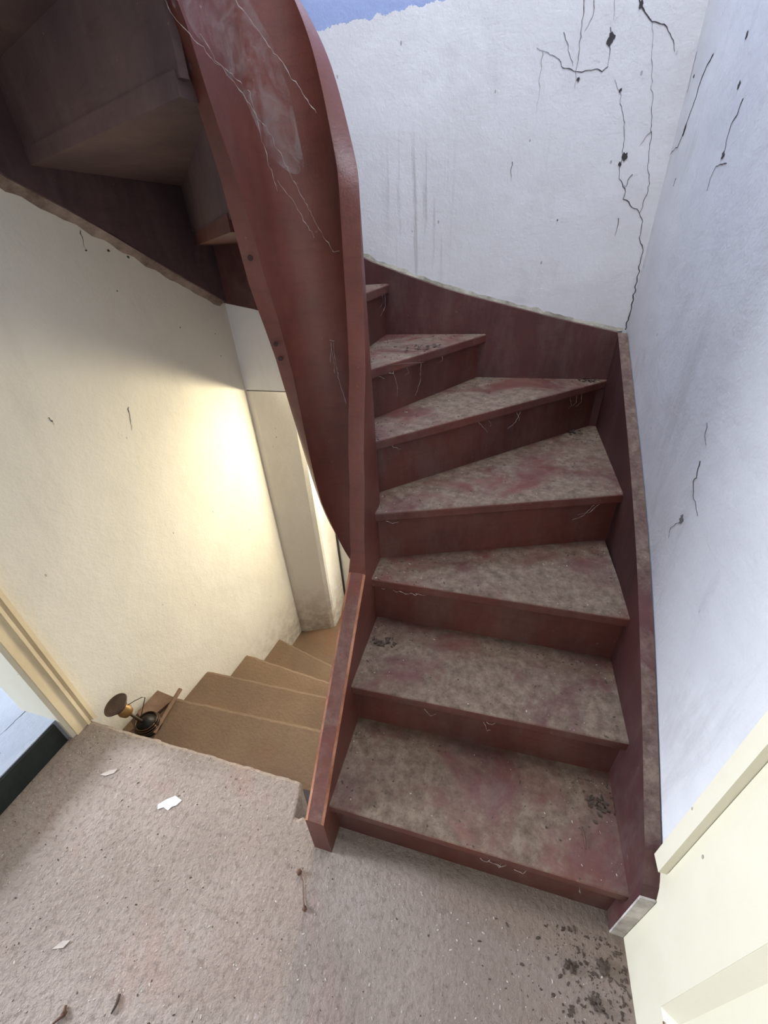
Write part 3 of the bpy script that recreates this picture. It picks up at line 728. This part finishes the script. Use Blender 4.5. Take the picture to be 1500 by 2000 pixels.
leaf_heap(.36, .62, .2, .018, 'dark clump of leaf litter in the right corner of the first tread', 2)
leaf_heap(.30, 1.80, 1.0-.2, .02, 'leaf litter in the far corner of the fourth tread', 3)
leaf_heap(.33, 1.86, 1.0, .016, 'leaf litter in the far corner of the fifth tread', 4)
leaf_heap(-.30, 1.60, 1.178, .05, 'leaf litter lying at the back of the sixth tread', 5)

# tilted old lamp holder beside the landing edge
def lamp():
    base = Vector((-1.335, .665, -.199)); top = Vector((-1.372, .624, .012))
    ax = (top-base).normalized()
    R_ = empty('oil_lamp', base, label='tarnished old metal lamp with round brown dish leaning beside the landing edge', cat='lamp')
    def at(h): return Matrix.Translation(base+ax*h) @ ax.to_track_quat('Z','Y').to_matrix().to_4x4()
    L_ = (top-base).length
    bm = bmesh.new(); lathe_bm(bm, [(.052,.0),(.055,.004),(.055,.012),(.048,.016),(.044,.016)], at(.0) if False else Matrix.Translation(base))
    attach(finish(bm, 'base_ring', M_black, smooth=False), R_)
    bm = bmesh.new(); lathe_bm(bm, [(.040,0),(.042,.006),(.036,.022),(.018,.034),(.012,.04)], Matrix.Translation(base+Vector((0,0,.016))) )
    attach(finish(bm, 'body', M_black, smooth=True), R_)
    bm = bmesh.new()
    for k, (rr, zz) in enumerate(((.050,.022),(.047,.032),(.043,.042))):
        pts = [base+Vector((rr*math.cos(a), rr*math.sin(a), zz)) for a in [i*2*math.pi/28 for i in range(29)]]
        tube_bm(bm, pts, .0032, 6)
    attach(finish(bm, 'wire_coil', M_wire, smooth=True), R_)
    bm = bmesh.new(); tube_bm(bm, [base+ax*.04, base+ax*(L_-.045)], [.0065,.0055], 10); attach(finish(bm, 'stem', M_rust, smooth=True), R_)
    bm = bmesh.new(); lathe_bm(bm, [(.010,-.075),(.022,-.070),(.027,-.05),(.022,-.028),(.016,-.022)], at(L_-.005)); attach(finish(bm, 'brass_burner', M_brass, smooth=True), R_)
    bm = bmesh.new(); lathe_bm(bm, [(.024,-.026),(.031,-.022),(.032,-.006),(.045,-.003),(.0475,.001),(.046,.0035),(.041,.001),(.02,-.001),(.001,-.001)], at(L_)); attach(finish(bm, 'dish', M_rust, smooth=False), R_)
    bm = bmesh.new(); p0 = top+Vector((.045,.012,-.004)); p1 = p0+Vector((.058,.03,.030)); p1b = p1+Vector((.008,.004,-.006)); p2 = base+ax*.10+Vector((.022,.012,.0))
    tube_bm(bm, [p0, p0.lerp(p1,.5)+Vector((0,0,.002)), p1, p1b, p2], .0016, 6); attach(finish(bm, 'wire_handle', M_wire, smooth=True), R_)
lamp()
# scrap board and batten on the first step down
sb = prism('scrap_board', [(-1.425,.70),(-1.355,.66),(-1.305,.80),(-1.412,.812)], -.198, -.180, M_board, bevel=.003, label='flat brown scrap board lying on the top down step against the left wall', cat='board')
bm = bmesh.new(); tube_bm(bm, [(-1.285,.640,-.188),(-1.300,.74,-.186),(-1.312,.845,-.184)], [.009,.009,.0095], 8)
finish(bm, 'wooden_batten', M_board, label='thin brown stick lying along the right edge of the scrap board', cat='stick')

# ------------------------------------------------------------------ cobwebs
def web(name, strands, r, label, veil=None, group=None, seed=0):
    r = r*.62; rnd = random.Random(seed); bm = bmesh.new()
    for s in strands:
        P_ = [Vector(p) for p in s]; Q = []
        for a, c in zip(P_, P_[1:]):
            n_ = max(3, int((c-a).length/.008))
            for i in range(n_):
                Q.append(a.lerp(c, i/n_)+Vector((rnd.gauss(0,1), rnd.gauss(0,1), rnd.gauss(0,1)))*.0009)
        Q.append(P_[-1]); tube_bm(bm, Q, [r*(.5+1.2*rnd.random()**2) for _ in Q], 4)
    return finish(bm, name, M_web, kind='stuff', label=label, cat='cobweb', group=group)
# big dusty web slung across the well
wt = empty('cobweb', (-.48, 1.1, 1.7), label='large dusty cobweb slung across the narrow stairwell at the top', cat='cobweb')
S = [[(-.585,.90,1.86),(-.565,.97,1.80),(-.53,1.05,1.72),(-.50,1.10,1.62),(-.465,1.13,1.53),(-.445,1.135,1.50),(-.425,1.125,1.50)],
     [(-.60,.86,1.90),(-.585,.88,1.84),(-.56,.93,1.80),(-.545,1.0,1.78)],
     [(-.545,.90,1.92),(-.50,.95,1.86),(-.45,1.0,1.79),(-.41,1.03,1.73)],
     [(-.55,1.03,1.78),(-.545,1.05,1.70),(-.535,1.06,1.62)],
     [(-.54,1.08,1.64),(-.52,1.11,1.60),(-.49,1.13,1.53)]]
rnd = random.Random(5); bm = bmesh.new()
for s in S:
    P_ = [Vector(p) for p in s]; Q = []
    for a, c in zip(P_, P_[1:]):
        n_ = max(3, int((c-a).length/.006))
        for i in range(n_): Q.append(a.lerp(c, i/n_)+Vector((rnd.gauss(0,1), rnd.gauss(0,1), rnd.gauss(0,1)))*.0009+Vector((0,.004,.006))*noise.noise(Vector((i*.3,a.z*20,a.x*9))))
    Q.append(P_[-1]); tube_bm(bm, Q, [.0005*(.4+1.6*rnd.random()**2) for _ in Q], 4)
attach(finish(bm, 'thread', M_web), wt)
bm = bmesh.new(); A_ = [(-.60,.86,1.93),(-.585,.89,1.85),(-.56,.95,1.80),(-.545,1.0,1.76),(-.535,1.05,1.68)]; B_ = [(-.51,.90,1.96),(-.49,.95,1.88),(-.47,.99,1.83),(-.46,1.03,1.76),(-.47,1.08,1.66)]
g1 = []
for p, q in zip(A_, B_): g1.append([bm.verts.new(Vector(p).lerp(Vector(q), i/6)+Vector((0,.02*math.sin(i/6*3.14),-.02*math.sin(i/6*3.14)))) for i in range(7)])
for a, c in zip(g1, g1[1:]):
    for i in range(6): bm.faces.new((a[i], a[i+1], c[i+1], c[i]))
attach(finish(bm, 'veil', M_veil, smooth=True), wt)
# hanging knot of web on the curved string
web('cobweb', [[(-.484,1.148,1.285),(-.486,1.143,1.26),(-.490,1.140,1.23)], [(-.478,1.148,1.285),(-.476,1.143,1.24),(-.472,1.146,1.18),(-.462,1.144,1.14),(-.455,1.143,1.11)], [(-.488,1.147,1.29),(-.472,1.147,1.288)], [(-.484,1.146,1.28),(-.480,1.143,1.25),(-.481,1.143,1.20)]], .0012, 'dusty cobweb knot hanging on the well side of the curved string', seed=3)
def nosing_web(k, spots, label, seed):
    a, c, z = NOS[k]; S_ = []; rr = random.Random(seed)
    D = (Vector(c)-Vector(a))
    for u, u2, dz in spots:
        p = Vector(a)+D*u; q = Vector(a)+D*u2
        nrm = Vector((D.y, -D.x)).normalized()
        f = lambda v_, s_: Vector((v_.x+nrm.x*s_, v_.y+nrm.y*s_, 0))
        zt = z-.030
        S_.append([f(p, .004)+Vector((0,0,zt)), f(p.lerp(q,.5), .004)+Vector((0,0,zt-dz*.55)), f(q, -.018)+Vector((0,0,zt-dz))])
    return web('cobweb', S_, .0010, label, group='cobwebs under the tread nosings', seed=seed)
nosing_web(0, [(.55,.60,.012),(.58,.66,.020),(.66,.72,.016),(.60,.63,.03),(.86,.87,.035)], 'tangled cobweb under the right half of the first tread nosing', 1)
nosing_web(2, [(.10,.14,.012),(.13,.18,.022),(.18,.22,.012),(.20,.26,.008),(.05,.07,.010)], 'cobweb threads under the left end of the third tread nosing', 2)
nosing_web(1, [(.30,.34,.05),(.52,.55,.07),(.53,.57,.02)], 'cobweb threads hanging from the middle of the second tread nosing', 3)
nosing_web(3, [(.05,.10,.02),(.88,.82,.07),(.90,.84,.05)], 'cobweb strands hanging from the fourth tread nosing', 4)
nosing_web(4, [(.06,.10,.03),(.38,.44,.06),(.42,.45,.04),(.54,.58,.05),(.56,.53,.07),(.80,.83,.06),(.83,.85,.05),(.86,.87,.06)], 'several cobweb strands hanging from the fifth tread nosing', 5)
nosing_web(5, [(.10,.08,.03),(.16,.22,.02),(.22,.28,.012),(.34,.36,.035),(.44,.43,.12),(.60,.60,.03),(.25,.30,.10)], 'long cobweb strands hanging from the sixth tread nosing', 6)
nosing_web(6, [(.80,.83,.05),(.86,.85,.08)], 'cobweb strands hanging from the seventh tread nosing', 7)
